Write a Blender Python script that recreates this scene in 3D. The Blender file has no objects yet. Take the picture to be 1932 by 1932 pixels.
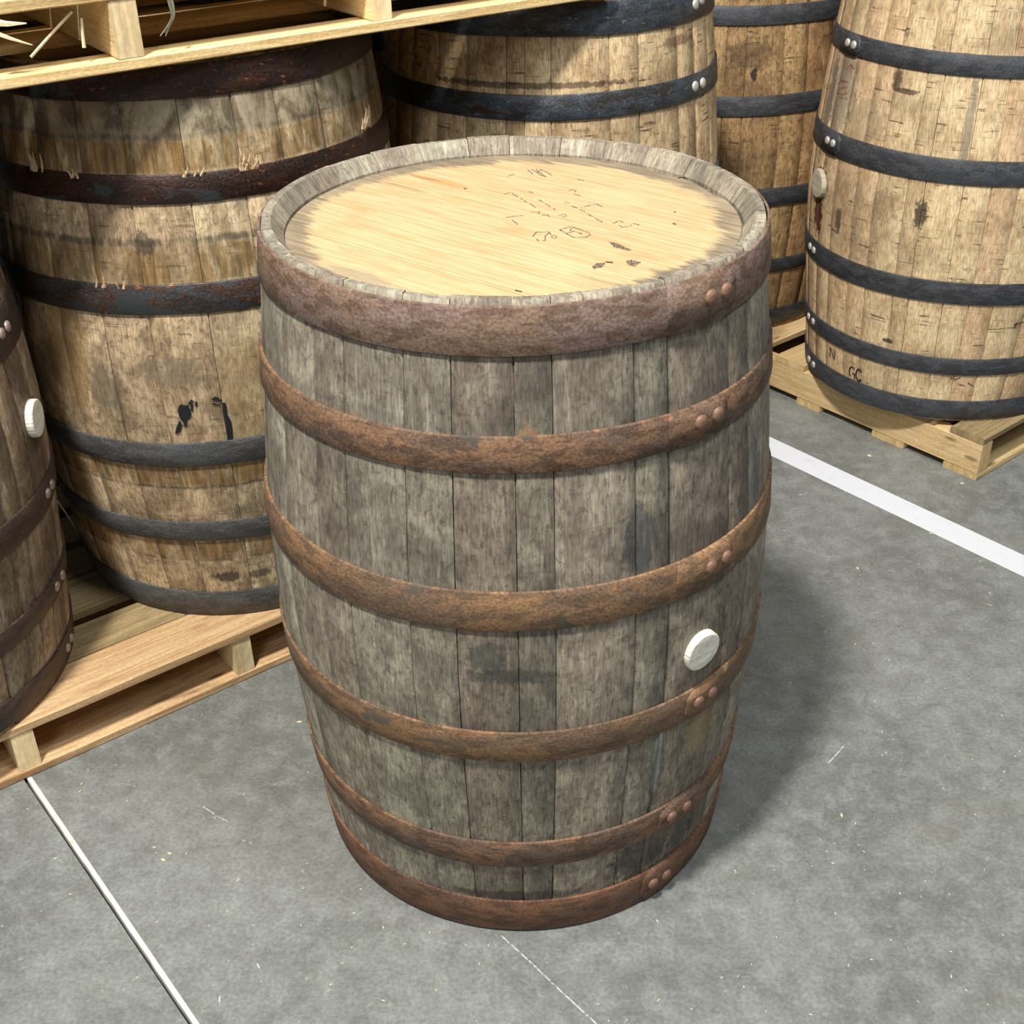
import bpy, bmesh, math, random
import numpy as np
from mathutils import Vector, Matrix
rnd = random.Random(7)
PI = math.pi
R = math.radians
sc = bpy.context.scene
C = sc.collection

# ------------------------------------------------------------------ camera
SIZE = 1932.0
FPX = 2354.3
CAM = np.array([0.0, -1.4114, 1.3629])
PITCH, YAW, ROLL = .5589, -.0061, .0208


def cam_axes():
    cp, sp = math.cos(PITCH), math.sin(PITCH)
    f = np.array([math.sin(YAW) * cp, math.cos(YAW) * cp, -sp])
    r = np.array([math.cos(YAW), -math.sin(YAW), 0.0])
    d = np.cross(f, r)
    c, s = math.cos(ROLL), math.sin(ROLL)
    return c * r + s * d, -s * r + c * d, f


AX, AY, AF = cam_axes()
cam_data = bpy.data.cameras.new('camera')
cam_data.sensor_width = 36
cam_data.lens = 36 * FPX / SIZE
cam_data.clip_start = .02
cam = bpy.data.objects.new('camera', cam_data)
C.objects.link(cam)
cam.matrix_world = Matrix(((AX[0], -AY[0], -AF[0], CAM[0]), (AX[1], -AY[1], -AF[1], CAM[1]),
                           (AX[2], -AY[2], -AF[2], CAM[2]), (0, 0, 0, 1)))
sc.camera = cam

# ------------------------------------------------------------------ world, lights, exposure
w = bpy.data.worlds.new('world')
sc.world = w
w.use_nodes = True
w.node_tree.nodes['Background'].inputs[0].default_value = (.86, .93, 1.0, 1)
w.node_tree.nodes['Background'].inputs[1].default_value = .10
vs = sc.view_settings
vs.view_transform = 'Standard'
vs.look = 'None'
vs.gamma = 1
vs.use_curve_mapping = False
vs.exposure = 0.0


def area(name, loc, target, size, power, col=(1, 1, 1), sy=None):
    l = bpy.data.lights.new(name, 'AREA')
    l.energy = power
    l.color = col
    l.size = size
    if sy:
        l.shape = 'RECTANGLE'
        l.size_y = sy
    else:
        l.shape = 'DISK'
    o = bpy.data.objects.new(name, l)
    C.objects.link(o)
    o.location = loc
    o.rotation_euler = (Vector(target) - Vector(loc)).to_track_quat('-Z', 'Y').to_euler()
    return o


area('key_or_fill_lamp', (-.80, -1.38, 4.3), (.2, .4, .3), .40, 250, (1.0, .965, .90))
area('key_or_fill_lamp', (1.7, -1.3, 5.2), (.8, .8, .3), 1.2, 105, (.93, .97, 1.0))  # added soft fill that lifts the right-hand barrels
area('key_or_fill_lamp', (-1.2, -4.6, 4.2), (0, .4, .5), 1.6, 60, (.95, .98, 1.0))  # added frontal fill from behind the camera


# ------------------------------------------------------------------ geometry of the view (pixel -> place)
def ray(px, py):
    return ((px - SIZE / 2) / FPX) * AX + ((py - SIZE / 2) / FPX) * AY + AF


def at(px, py, z=0.0):
    d = ray(px, py)
    return CAM + d * ((z - CAM[2]) / d[2])


def on_wall(px, py, p0, d2):
    n = np.array([-d2[1], d2[0], 0.0])
    r = ray(px, py)
    return CAM + r * (((np.array(p0) - CAM) @ n) / (r @ n))


# ------------------------------------------------------------------ node helpers
class NT:
    def __init__(s, name):
        s.m = bpy.data.materials.new(name)
        s.m.use_nodes = True
        s.t = s.m.node_tree
        s.b = s.t.nodes['Principled BSDF']
        s.out = s.t.nodes['Material Output']

    def new(s, kind, **kw):
        n = s.t.nodes.new(kind)
        for k, v in kw.items():
            setattr(n, k, v)
        return n

    def put(s, sock, v):
        if hasattr(v, 'links') or isinstance(v, bpy.types.NodeSocket):
            s.t.links.new(v, sock)
        elif isinstance(v, (tuple, list)) and len(v) == 3 and len(sock.default_value) == 4:
            sock.default_value = (*v, 1)
        else:
            sock.default_value = v

    def math(s, op, a, b=None, c=None, clamp=False):
        n = s.new('ShaderNodeMath', operation=op)
        n.use_clamp = clamp
        s.put(n.inputs[0], a)
        if b is not None:
            s.put(n.inputs[1], b)
        if c is not None:
            s.put(n.inputs[2], c)
        return n.outputs[0]

    def xyz(s, x, y, z=0.0):
        n = s.new('ShaderNodeCombineXYZ')
        s.put(n.inputs[0], x)
        s.put(n.inputs[1], y)
        s.put(n.inputs[2], z)
        return n.outputs[0]

    def noise(s, v, scale=1.0, detail=3.0, rough=.55, dist=0.0):
        n = s.new('ShaderNodeTexNoise')
        s.put(n.inputs['Vector'], v)
        n.inputs['Scale'].default_value = scale
        n.inputs['Detail'].default_value = detail
        n.inputs['Roughness'].default_value = rough
        n.inputs['Distortion'].default_value = dist
        return n.outputs[0]

    def ramp(s, v, a, b, lo=0.0, hi=1.0):
        n = s.new('ShaderNodeMapRange')
        n.interpolation_type = 'SMOOTHSTEP'
        s.put(n.inputs[0], v)
        n.inputs[1].default_value = a
        n.inputs[2].default_value = b
        n.inputs[3].default_value = lo
        n.inputs[4].default_value = hi
        return n.outputs[0]

    def mix(s, f, a, b, mode='MIX'):
        n = s.new('ShaderNodeMix', data_type='RGBA', blend_type=mode)
        s.put(n.inputs[0], f)
        s.put(n.inputs[6], a)
        s.put(n.inputs[7], b)
        return n.outputs[2]

    def uv(s):
        n = s.new('ShaderNodeUVMap')
        q = s.new('ShaderNodeSeparateXYZ')
        s.t.links.new(n.outputs[0], q.inputs[0])
        return q.outputs[0], q.outputs[1]

    def attr(s, name):
        n = s.new('ShaderNodeAttribute', attribute_name=name)
        return n.outputs['Fac']

    def bump(s, h, strength=.3, dist=.002):
        n = s.new('ShaderNodeBump')
        n.inputs['Strength'].default_value = strength
        n.inputs['Distance'].default_value = dist
        s.put(n.inputs['Height'], h)
        s.t.links.new(n.outputs[0], s.b.inputs['Normal'])

    def fin(s, col, rough=.7, metal=0.0, spec=.5):
        s.put(s.b.inputs['Base Color'], col)
        s.put(s.b.inputs['Roughness'], rough)
        s.put(s.b.inputs['Metallic'], metal)
        s.put(s.b.inputs['Specular IOR Level'], spec)
        return s.m


def sv(v):
    """sRGB 0-255 triple -> linear"""
    return tuple(((c / 255) / 12.92 if c / 255 < .04045 else ((c / 255 + .055) / 1.055) ** 2.4) for c in v)


RM = .31     # metres of arc per radian in the barrel UVs


def stave_wood(name, light, mid, dark, blotch=(.42, .62), dash=.5, bands=(), stains=(), mott=.5, tintk=.25, seed=0.0,
               upper=None):
    n = NT(name)
    u, v = n.uv()
    t = n.attr('tint')
    off = n.math('MULTIPLY', t, 17.0)
    uo = n.math('ADD', u, off)
    vo = n.math('ADD', v, n.math('MULTIPLY', t, 5.3))
    us = n.math('ADD', u, seed)
    grain = n.noise(n.xyz(n.math('MULTIPLY', uo, 380.0), n.math('MULTIPLY', vo, 45.0)), 1, 4, .65)
    streak = n.noise(n.xyz(n.math('MULTIPLY', uo, 130.0), n.math('MULTIPLY', vo, 11.0)), 1, 4, .6)
    saw = n.noise(n.xyz(n.math('MULTIPLY', uo, 13.0), n.math('MULTIPLY', vo, 190.0)), 1, 3, .6, .3)
    bl = n.noise(n.xyz(n.math('MULTIPLY', uo, 22.0), n.math('MULTIPLY', vo, 13.0)), 1, 7, .68, .5)
    big = n.noise(n.xyz(n.math('MULTIPLY', us, 4.5), n.math('MULTIPLY', v, 6.0), seed), 1, 5, .6)
    mo = n.noise(n.xyz(n.math('MULTIPLY', uo, 120.0), n.math('MULTIPLY', vo, 70.0)), 1, 6, .74, .6)
    pat = n.noise(n.xyz(n.math('MULTIPLY', us, 20.0), n.math('MULTIPLY', v, 38.0), seed), 1, 4, .6, .6)
    col = n.mix(n.ramp(bl, blotch[0], blotch[1]), light, mid)
    col = n.mix(n.math('MULTIPLY', n.ramp(big, .46, .68), .55), col, dark)
    col = n.mix(n.math('MULTIPLY', n.ramp(mo, .47, .66), mott), col, dark)
    col = n.mix(n.math('MULTIPLY', n.ramp(pat, .58, .74), mott * .8), col, dark)
    col = n.mix(n.math('MULTIPLY', n.ramp(streak, .40, .75), .38), col, mid)
    col = n.mix(n.math('MULTIPLY', n.ramp(streak, .48, .26), .30), col, n.mix(.5, light, (.9, .8, .6)))
    d = n.math('MULTIPLY', n.ramp(saw, .57, .66), dash)
    dm = n.math('MULTIPLY', d, n.ramp(n.noise(n.xyz(n.math('MULTIPLY', uo, 30.0), n.math('MULTIPLY', vo, 24.0)), 1, 2),
                                      .45, .60))
    col = n.mix(dm, col, n.mix(.7, dark, (.015, .010, .008)))
    g = n.ramp(grain, .25, .75, .62, 1.32)
    col = n.mix(1.0, col, n.xyz(g, g, g), 'MULTIPLY')
    k = n.ramp(n.math('FRACT', n.math('MULTIPLY', t, 7.13)), 0, 1, 1 - tintk, 1 + tintk)
    k2 = n.math('MULTIPLY', k, n.ramp(n.math('FRACT', n.math('MULTIPLY', t, 3.7)), 0, 1, .95, 1.04))
    col = n.mix(1.0, col, n.xyz(k, k2, k2), 'MULTIPLY')
    if upper:
        zz, cc, amt = upper
        col = n.mix(n.math('MULTIPLY', n.ramp(v, zz - .01, zz + .01), amt), col, n.mix(n.ramp(bl, .4, .6), cc, dark))
    for (z0, z1, c, s) in bands:
        wob = n.math('MULTIPLY', n.math('SUBTRACT', n.noise(n.xyz(n.math('MULTIPLY', u, 30.0), n.math('MULTIPLY', v, 3.0)), 1, 3), .5), .012)
        vw = n.math('ADD', v, wob)
        m = n.math('MULTIPLY', n.ramp(vw, z0 - .003, z0 + .004), n.ramp(vw, z1 + .003, z1 - .004))
        m = n.math('MULTIPLY', m, n.ramp(n.noise(n.xyz(n.math('MULTIPLY', uo, 40.0), n.math('MULTIPLY', vo, 8.0)), 1, 3, .7), .38, .56, .25, 1))
        col = n.mix(n.math('MULTIPLY', m, s), col, n.mix(n.ramp(streak, .35, .65), c, tuple(x * .35 for x in c)))
    sn = n.noise(n.xyz(n.math('MULTIPLY', u, 110.0), n.math('MULTIPLY', v, 75.0), seed), 1, 4, .65)
    for (ph, z0, su, sz, c, s) in stains:
        du = n.math('DIVIDE', n.math('SUBTRACT', u, R(ph) * RM), su)
        dv = n.math('DIVIDE', n.math('SUBTRACT', v, z0), sz)
        r = n.math('SQRT', n.math('ADD', n.math('MULTIPLY', du, du), n.math('MULTIPLY', dv, dv)))
        m = n.ramp(n.math('ADD', r, n.math('MULTIPLY', n.math('SUBTRACT', sn, .5), 1.8)), 1.05, .65)
        col = n.mix(n.math('MULTIPLY', m, s), col, c)
    h = n.math('ADD', n.math('MULTIPLY', grain, .5), n.math('MULTIPLY', n.math('SUBTRACT', 1.0, n.ramp(mo, .5, .68)), .3))
    n.bump(h, .35, .0015)
    return n.fin(col, n.ramp(mo, .3, .7, .62, .85), 0, .35)


def hoop_metal(name, a, b, c, speck, sp_amt=.5, rough=(.55, .8), metal=.3, patch=None, seed=0.0, streaks=.5, bump=.4):
    n = NT(name)
    u, v = n.uv()
    us = n.math('ADD', u, seed)
    p1 = n.noise(n.xyz(n.math('MULTIPLY', us, 7.0), n.math('MULTIPLY', v, 16.0)), 1, 6, .62, .3)
    p2 = n.noise(n.xyz(n.math('MULTIPLY', us, 30.0), n.math('MULTIPLY', v, 70.0)), 1, 5, .65, .2)
    st = n.noise(n.xyz(n.math('MULTIPLY', us, 16.0), n.math('MULTIPLY', v, 230.0)), 1, 4, .6, .2)
    fine = n.noise(n.xyz(n.math('MULTIPLY', us, 260.0), n.math('MULTIPLY', v, 300.0)), 1, 4, .7)
    sk = n.noise(n.xyz(n.math('MULTIPLY', us, 70.0), n.math('MULTIPLY', v, 130.0)), 1, 3, .6)
    col = n.mix(n.ramp(p1, .43, .57), a, b)
    col = n.mix(n.math('MULTIPLY', n.ramp(p2, .44, .60), .8), col, c)
    col = n.mix(n.math('MULTIPLY', n.ramp(st, .5, .68), streaks), col, n.mix(.5, c, a))
    g = n.ramp(fine, .3, .7, .58, 1.38)
    col = n.mix(1.0, col, n.xyz(g, g, g), 'MULTIPLY')
    col = n.mix(n.math('MULTIPLY', n.ramp(sk, .62, .70), sp_amt), col, speck)
    rr = n.ramp(fine, .3, .7, rough[0], rough[1])
    if patch:
        pc, lo = patch
        m = n.ramp(n.noise(n.xyz(n.math('MULTIPLY', us, 11.0), n.math('MULTIPLY', v, 19.0), 3.3), 1, 4, .6, .5), lo, lo + .05)
        col = n.mix(m, col, pc)
    n.bump(n.math('ADD', n.math('MULTIPLY', fine, .5), n.math('MULTIPLY', p2, .8)), bump, .0015)
    return n.fin(col, rr, metal, .5)


def board_wood(name, light, mid, dark, knots=True, stain=0.25, rough=.75):
    """sawn softwood, grain along UV x"""
    n = NT(name)
    u, v = n.uv()
    t = n.math('MULTIPLY', n.attr('tint'), 23.0)
    uo = n.math('ADD', u, t)
    vo = n.math('ADD', v, t)
    gr = n.noise(n.xyz(n.math('MULTIPLY', uo, 5.0), n.math('MULTIPLY', vo, 130.0)), 1, 5, .6, .3)
    fi = n.noise(n.xyz(n.math('MULTIPLY', uo, 22.0), n.math('MULTIPLY', vo, 600.0)), 1, 3, .6)
    fz = n.noise(n.xyz(n.math('MULTIPLY', uo, 160.0), n.math('MULTIPLY', vo, 260.0)), 1, 4, .65)
    bl = n.noise(n.xyz(n.math('MULTIPLY', uo, 7.0), n.math('MULTIPLY', vo, 24.0)), 1, 5, .6, .5)
    col = n.mix(n.ramp(gr, .38, .62), light, mid)
    col = n.mix(n.math('MULTIPLY', n.ramp(bl, .52, .72), stain), col, dark)
    if knots:
        kn = n.new('ShaderNodeTexVoronoi')
        n.put(kn.inputs['Vector'], n.xyz(n.math('MULTIPLY', uo, 5.5), n.math('MULTIPLY', vo, 17.0)))
        kn.inputs['Scale'].default_value = 1
        col = n.mix(n.ramp(kn.outputs[0], .13, .05, 0, .7), col, tuple(x * .45 for x in dark))
    g = n.math('MULTIPLY', n.ramp(fi, .3, .7, .86, 1.1), n.ramp(fz, .3, .7, .85, 1.12))
    col = n.mix(1.0, col, n.xyz(g, g, g), 'MULTIPLY')
    k = n.ramp(n.math('FRACT', n.math('MULTIPLY', t, 1.37)), 0, 1, .86, 1.1)
    col = n.mix(1.0, col, n.xyz(k, k, k), 'MULTIPLY')
    n.bump(n.math('ADD', n.math('MULTIPLY', gr, .7), n.math('MULTIPLY', fz, .6)), .45, .002)
    return n.fin(col, rough, 0, .3)


def plain(name, col, rough=.6, metal=0.0, scale=120.0, var=.15, bump=.2):
    n = NT(name)
    tc = n.new('ShaderNodeTexCoord')
    ns = n.noise(tc.outputs['Object'], scale, 4, .6)
    g = n.ramp(ns, .3, .7, 1 - var, 1 + var)
    n.bump(ns, bump, .001)
    return n.fin(n.mix(1.0, col, n.xyz(g, g, g), 'MULTIPLY'), rough, metal)


def ink(name, col, lo=.35, hi=.6, scale=420.0):
    """stencil ink or paint rubbed away in places"""
    n = NT(name)
    tc = n.new('ShaderNodeTexCoord')
    ns = n.noise(tc.outputs['Object'], scale, 3, .6)
    tr = n.new('ShaderNodeBsdfTransparent')
    mx = n.new('ShaderNodeMixShader')
    n.put(mx.inputs[0], n.ramp(ns, lo, hi))
    n.t.links.new(n.b.outputs[0], mx.inputs[1])
    n.t.links.new(tr.outputs[0], mx.inputs[2])
    n.t.links.new(mx.outputs[0], n.out.inputs[0])
    return n.fin(col, .8)


# ------------------------------------------------------------------ object helpers
def link(name, me, mat=None, parent=None, smooth=False, **props):
    o = bpy.data.objects.new(name, me)
    C.objects.link(o)
    if mat:
        me.materials.append(mat)
    if parent is not None:
        o.parent = parent
    if smooth:
        me.polygons.foreach_set('use_smooth', [True] * len(me.polygons))
    for k, v in props.items():
        o[k] = v
    return o


def mesh(name, V, Fc, uv=None, tint=None):
    me = bpy.data.meshes.new(name)
    me.from_pydata([tuple(map(float, p)) for p in V], [], Fc)
    if uv is not None:
        l = me.uv_layers.new(name='UVMap')
        idx = np.empty(len(me.loops), dtype=np.int32)
        me.loops.foreach_get('vertex_index', idx)
        l.data.foreach_set('uv', np.asarray(uv, dtype=np.float32)[idx].ravel())
    if tint is not None:
        a = me.attributes.new('tint', 'FLOAT', 'POINT')
        a.data.foreach_set('value', [float(tint)] * len(V))
    me.validate()
    return me


def empty(name, loc, label, cat, rz=0.0, group=None):
    o = bpy.data.objects.new(name, None)
    C.objects.link(o)
    o.location = loc
    o.rotation_euler = (0, 0, rz)
    o.empty_display_size = .1
    o['label'] = label
    o['category'] = cat
    if group:
        o['group'] = group
    return o


# ------------------------------------------------------------------ barrel
H = .90


def prof(z, rt, rb):
    t = (z - H / 2) / (H / 2)
    g = lambda q: (q + .02) ** .655 - .02 ** .655
    return rb - (rb - rt) * g(t * t) / g(1.0)


def P3(ph, r, z):
    return (r * math.cos(ph), r * math.sin(ph), z)


def make_stave(B, a0, a1, rt, rb, mat, tint, proud, rg):
    """one bent oak stave from angle a0 to a1 (radians)"""
    gap = .0004
    w_ = (a1 - a0)
    e = .0022 / .31 / w_
    g = gap / .31 / w_
    fr = [g, e, .5, 1 - e, 1 - g] if w_ < .18 else [g, e, .33, .67, 1 - e, 1 - g]
    drop = [.0024] + [0] * (len(fr) - 2) + [.0024]
    top = H + rg.uniform(-.0012, .0012)
    zs = [0.0, .012] + list(np.linspace(.05, H - .05, 15)) + [H - .010, top]
    V, F, UV = [], [], []
    nf = len(fr)
    wj = [rg.uniform(-.0006, .0006) for _ in zs]
    for i, z in enumerate(zs):
        r0 = prof(min(z, H), rt, rb) + proud
        for k, f in enumerate(fr):
            a = a0 + w_ * f
            if k in (0, nf - 1):
                a += wj[i] * (.6 if k else -.6)
            r = r0 - drop[k]
            if i == len(zs) - 1:
                r -= .0015
            V.append(P3(a, r, z))
            UV.append((a * RM, z))
    n_out = len(V)
    inn = [(0, .012), (.03, .028), (.2, .026), (.45, .026), (.7, .026), (H - .036, .026), (H - .024, .0275),
           (H - .018, .0265), (H - .009, .0190), (top, .0115)]
    jit = rg.uniform(-.0015, .0015)
    for z, th in inn:
        r = prof(min(z, H), rt, rb) - th + (jit if z > .8 else 0)
        for k, f in ((0, g), (1, .5), (2, 1 - g)):
            a = a0 + w_ * f
            V.append(P3(a, r, z))
            UV.append((a * RM, z + .03))
    nz = len(zs)
    for i in range(nz - 1):
        for k in range(nf - 1):
            p = i * nf + k
            F.append((p, p + 1, p + nf + 1, p + nf))
    ni = len(inn)
    for i in range(ni - 1):
        for k in range(2):
            p = n_out + i * 3 + k
            F.append((p, p + 3, p + 4, p + 1))
    # top rim: outer last row to inner last row ; bottom rim
    ot = (nz - 1) * nf
    it = n_out + (ni - 1) * 3
    F.append(tuple([ot + k for k in range(nf)] + [it + 2, it + 1, it]))
    F.append(tuple([k for k in range(nf - 1, -1, -1)] + [n_out, n_out + 1, n_out + 2]))
    # sides
    for side, ko, ki in ((0, 0, 0), (1, nf - 1, 2)):
        poly = [i * nf + ko for i in range(nz)] + [n_out + i * 3 + ki for i in range(ni - 1, -1, -1)]
        o_ = [i * nf + ko for i in range(nz)]
        i_ = [n_out + i * 3 + ki for i in range(ni)]
        # stitch two chains by height
        a, b = 0, 0
        while a < nz - 1 or b < ni - 1:
            if b == ni - 1 or (a < nz - 1 and V[o_[a + 1]][2] <= V[i_[b + 1]][2]):
                tri = (o_[a], o_[a + 1], i_[b])
                a += 1
            else:
                tri = (o_[a], i_[b + 1], i_[b])
                b += 1
            F.append(tri if side else tri[::-1])
    me = mesh('stave', V, F, UV, tint)
    o = link('stave', me, mat, B)
    sm = [False] * len(me.polygons)
    for q in range((nz - 1) * (nf - 1)):
        sm[q] = True
    me.polygons.foreach_set('use_smooth', sm)
    return o


def make_hoop(B, z0, z1, rt, rb, mat, rg, thick=.0022, label=None, phase=0.0):
    n = 144
    V, F, UV = [], [], []
    zs = [z1, z1, z1 - .0007, (z0 + z1) / 2, z0 + .0007, z0, z0]
    dr = [-.0012, thick - .0005, thick, thick, thick, thick - .0005, -.0012]
    ph1, ph2 = rg.uniform(0, 6), rg.uniform(0, 6)
    for i in range(n + 1):
        a = 2 * PI * i / n - PI
        wz = .0009 * math.sin(2 * a + ph1) + .0006 * math.sin(5 * a + ph2)
        for z, d in zip(zs, dr):
            V.append(P3(a, prof(min(max(z, 0), H), rt, rb) + .0012 + d, z + (wz if 0.02 < z1 else 0)))
            UV.append((a * RM, z + phase))
    m = len(zs)
    for i in range(n):
        for k in range(m - 1):
            p = i * m + k
            F.append((p, p + m, p + m + 1, p + 1))
    me = mesh('hoop', V, F, UV, 0)
    o = link('hoop', me, mat, B)
    sm = []
    for i in range(n):
        for k in range(m - 1):
            sm.append(2 <= k <= 3)
    me.polygons.foreach_set('use_smooth', sm)
    if label:
        o['label'] = label
    return o


def make_lap(hoop, z0, z1, a0, a1, rt, rb, mat, tapered, phase=0.0):
    """overlapping riveted end of the hoop strap; 'tapered' end gets rounded corners"""
    n = 12
    V, F, UV = [], [], []
    for i in range(n + 1):
        f = i / n
        a = R(a0 + (a1 - a0) * f)
        q = f if tapered == 0 else 1 - f
        q = min(1, q * 4.5)
        ins = (1 - math.sqrt(max(0, 1 - (1 - q) ** 2))) * (z1 - z0) * .28
        za, zb = z0 + ins - .0004, z1 - ins + .0004
        th = .0034 + .0018 * min(1, (f if tapered else 1 - f) * 2.0)
        if (f if tapered else 1 - f) < .001:
            th = .0026
        for z, d in ((zb, .001), (zb, th), ((za + zb) / 2, th), (za, th), (za, .001)):
            V.append(P3(a, prof(min(max(z, 0), H), rt, rb) + .0002 + d, z))
            UV.append((a * RM, z + phase))
    for i in range(n):
        for k in range(4):
            p = i * 5 + k
            F.append((p, p + 5, p + 6, p + 1))
    F.append((0, 1, 2, 3, 4))
    F.append(tuple(n * 5 + k for k in (4, 3, 2, 1, 0)))
    if a1 < a0:
        F = [f[::-1] for f in F]
    o = link('hoop_end', mesh('hoop_end', V, F, UV, 0), mat, hoop)
    o.data.polygons.foreach_set('use_smooth', [i < n * 4 and i % 4 in (1, 2) for i in range(len(F))])


def rivet_mesh(rad=.0085, h=.005):
    V, F = [(0, 0, h)], []
    rings = [(.45, .93), (.8, .68), (1.0, .28), (1.0, -.3)]
    n = 12
    for r, z in rings:
        for i in range(n):
            V.append((rad * r * math.cos(2 * PI * i / n), rad * r * math.sin(2 * PI * i / n), h * z))
    for i in range(n):
        F.append((0, 1 + i, 1 + (i + 1) % n))
    for k in range(3):
        for i in range(n):
            a = 1 + k * n
            F.append((a + i, a + n + i, a + n + (i + 1) % n, a + (i + 1) % n))
    return mesh('rivet', V, F)


RIV = {}


def surf_matrix(ph, z, rt, rb, lift):
    r = prof(z, rt, rb)
    e = .004
    sl = (prof(min(z + e, H), rt, rb) - prof(max(z - e, 0), rt, rb)) / (2 * e)
    nrm = Vector((math.cos(ph), math.sin(ph), -sl)).normalized()
    tan = Vector((-math.sin(ph), math.cos(ph), 0))
    up = nrm.cross(tan)
    p = Vector(P3(ph, r, z)) + nrm * lift
    return Matrix(((tan.x, up.x, nrm.x, p.x), (tan.y, up.y, nrm.y, p.y), (tan.z, up.z, nrm.z, p.z), (0, 0, 0, 1)))


def add_rivet(hoop, ph, z, rt, rb, mat, size=1.0, lift=.0062):
    key = (mat.name, size)
    if key not in RIV:
        me = rivet_mesh(.0082 * size, .0042 * size)
        me.materials.append(mat)
        me.polygons.foreach_set('use_smooth', [True] * len(me.polygons))
        RIV[key] = me
    o = bpy.data.objects.new('rivet', RIV[key])
    C.objects.link(o)
    o.parent = hoop
    o.matrix_local = surf_matrix(R(ph), z, rt, rb, lift)
    return o


def add_bung(B, ph, z, rt, rb, mat, rad=.030, h=.009, tilt=(0, 0), label=None):
    n = 28
    V, F = [], []
    rings = [(0.0, h), (.55, h + .0004), (.93, h), (1.0, h - .0015), (1.03, -.012)]
    V.append((0, 0, h))
    for q, (r, zz) in enumerate(rings[1:]):
        for i in range(n):
            a = 2 * PI * i / n
            j = 1 + .012 * math.sin(3 * a + 1)
            V.append((rad * r * j * math.cos(a), rad * r * j * math.sin(a), zz))
    for i in range(n):
        F.append((0, 1 + i, 1 + (i + 1) % n))
    for k in range(3):
        for i in range(n):
            a = 1 + k * n
            F.append((a + i, a + n + i, a + n + (i + 1) % n, a + (i + 1) % n))
    me = mesh('bung', V, F, [(p[0], p[1]) for p in V], .3)
    o = link('bung', me, mat, B)
    o.matrix_local = surf_matrix(R(ph), z, rt, rb, 0) @ Matrix.Rotation(tilt[0], 4, 'X') @ Matrix.Rotation(tilt[1], 4, 'Y')
    if label:
        o['label'] = label
    return o


def make_head(B, rt, ang, mat, nb, z=H - .020, rad=None):
    """recessed barrel head of straight boards running along 'ang'"""
    rad = rad or (prof(z, rt, rt + .035) - .0262)
    rr = random.Random(5)
    cuts = [-rad]
    while cuts[-1] < rad:
        cuts.append(cuts[-1] + rr.uniform(.07, .11))
    cuts[-1] = rad
    if cuts[-1] - cuts[-2] < .03:
        cuts.pop(-2)
    ca, sa = math.cos(ang), math.sin(ang)
    for y0, y1 in zip(cuts[:-1], cuts[1:]):
        V, F, UV = [], [], []
        g = .00035
        ny = 10
        ys = [y0 + g, y0 + .0018] + [y0 + .0018 + (y1 - y0 - .0036) * i / ny for i in range(1, ny)] + [y1 - .0018, y1 - g]
        tint = rr.random()
        prd = rr.uniform(-.0002, .0002)
        for i, y in enumerate(ys):
            x = math.sqrt(max(0, rad * rad - y * y))
            dz = -.0006 if i in (0, len(ys) - 1) else 0
            row = [-x, -x * .985, -x * .9, 0, x * .9, x * .985, x]
            for j, xx in enumerate(row):
                rim = math.hypot(xx, y)
                zz = z + dz + prd - (.004 if rim > rad * .995 else 0)
                V.append((xx * ca - y * sa, xx * sa + y * ca, zz))
                UV.append((xx, y))
        nn = len(ys)
        for i in range(nn - 1):
            for j in range(6):
                p = i * 7 + j
                F.append((p, p + 1, p + 8, p + 7))
        k = len(V)
        for i, y in enumerate((ys[0], ys[-1])):
            x = math.sqrt(max(0, rad * rad - y * y))
            for xx in (-x, x):
                V.append((xx * ca - y * sa, xx * sa + y * ca, z - .02))
                UV.append((xx, y))
        F.append((0, k, k + 1, 6, 5, 4, 3, 2, 1))
        t_ = (nn - 1) * 7
        F.append((t_, t_ + 1, t_ + 2, t_ + 3, t_ + 4, t_ + 5, t_ + 6, k + 3, k + 2))
        link('head_board', mesh('head_board', V, F, UV, tint), mat, B)


HOOPS = [(.846, .896), (.7195, .7595), (.530, .579), (.335, .382), (.140, .187), (.004, .066)]


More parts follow.
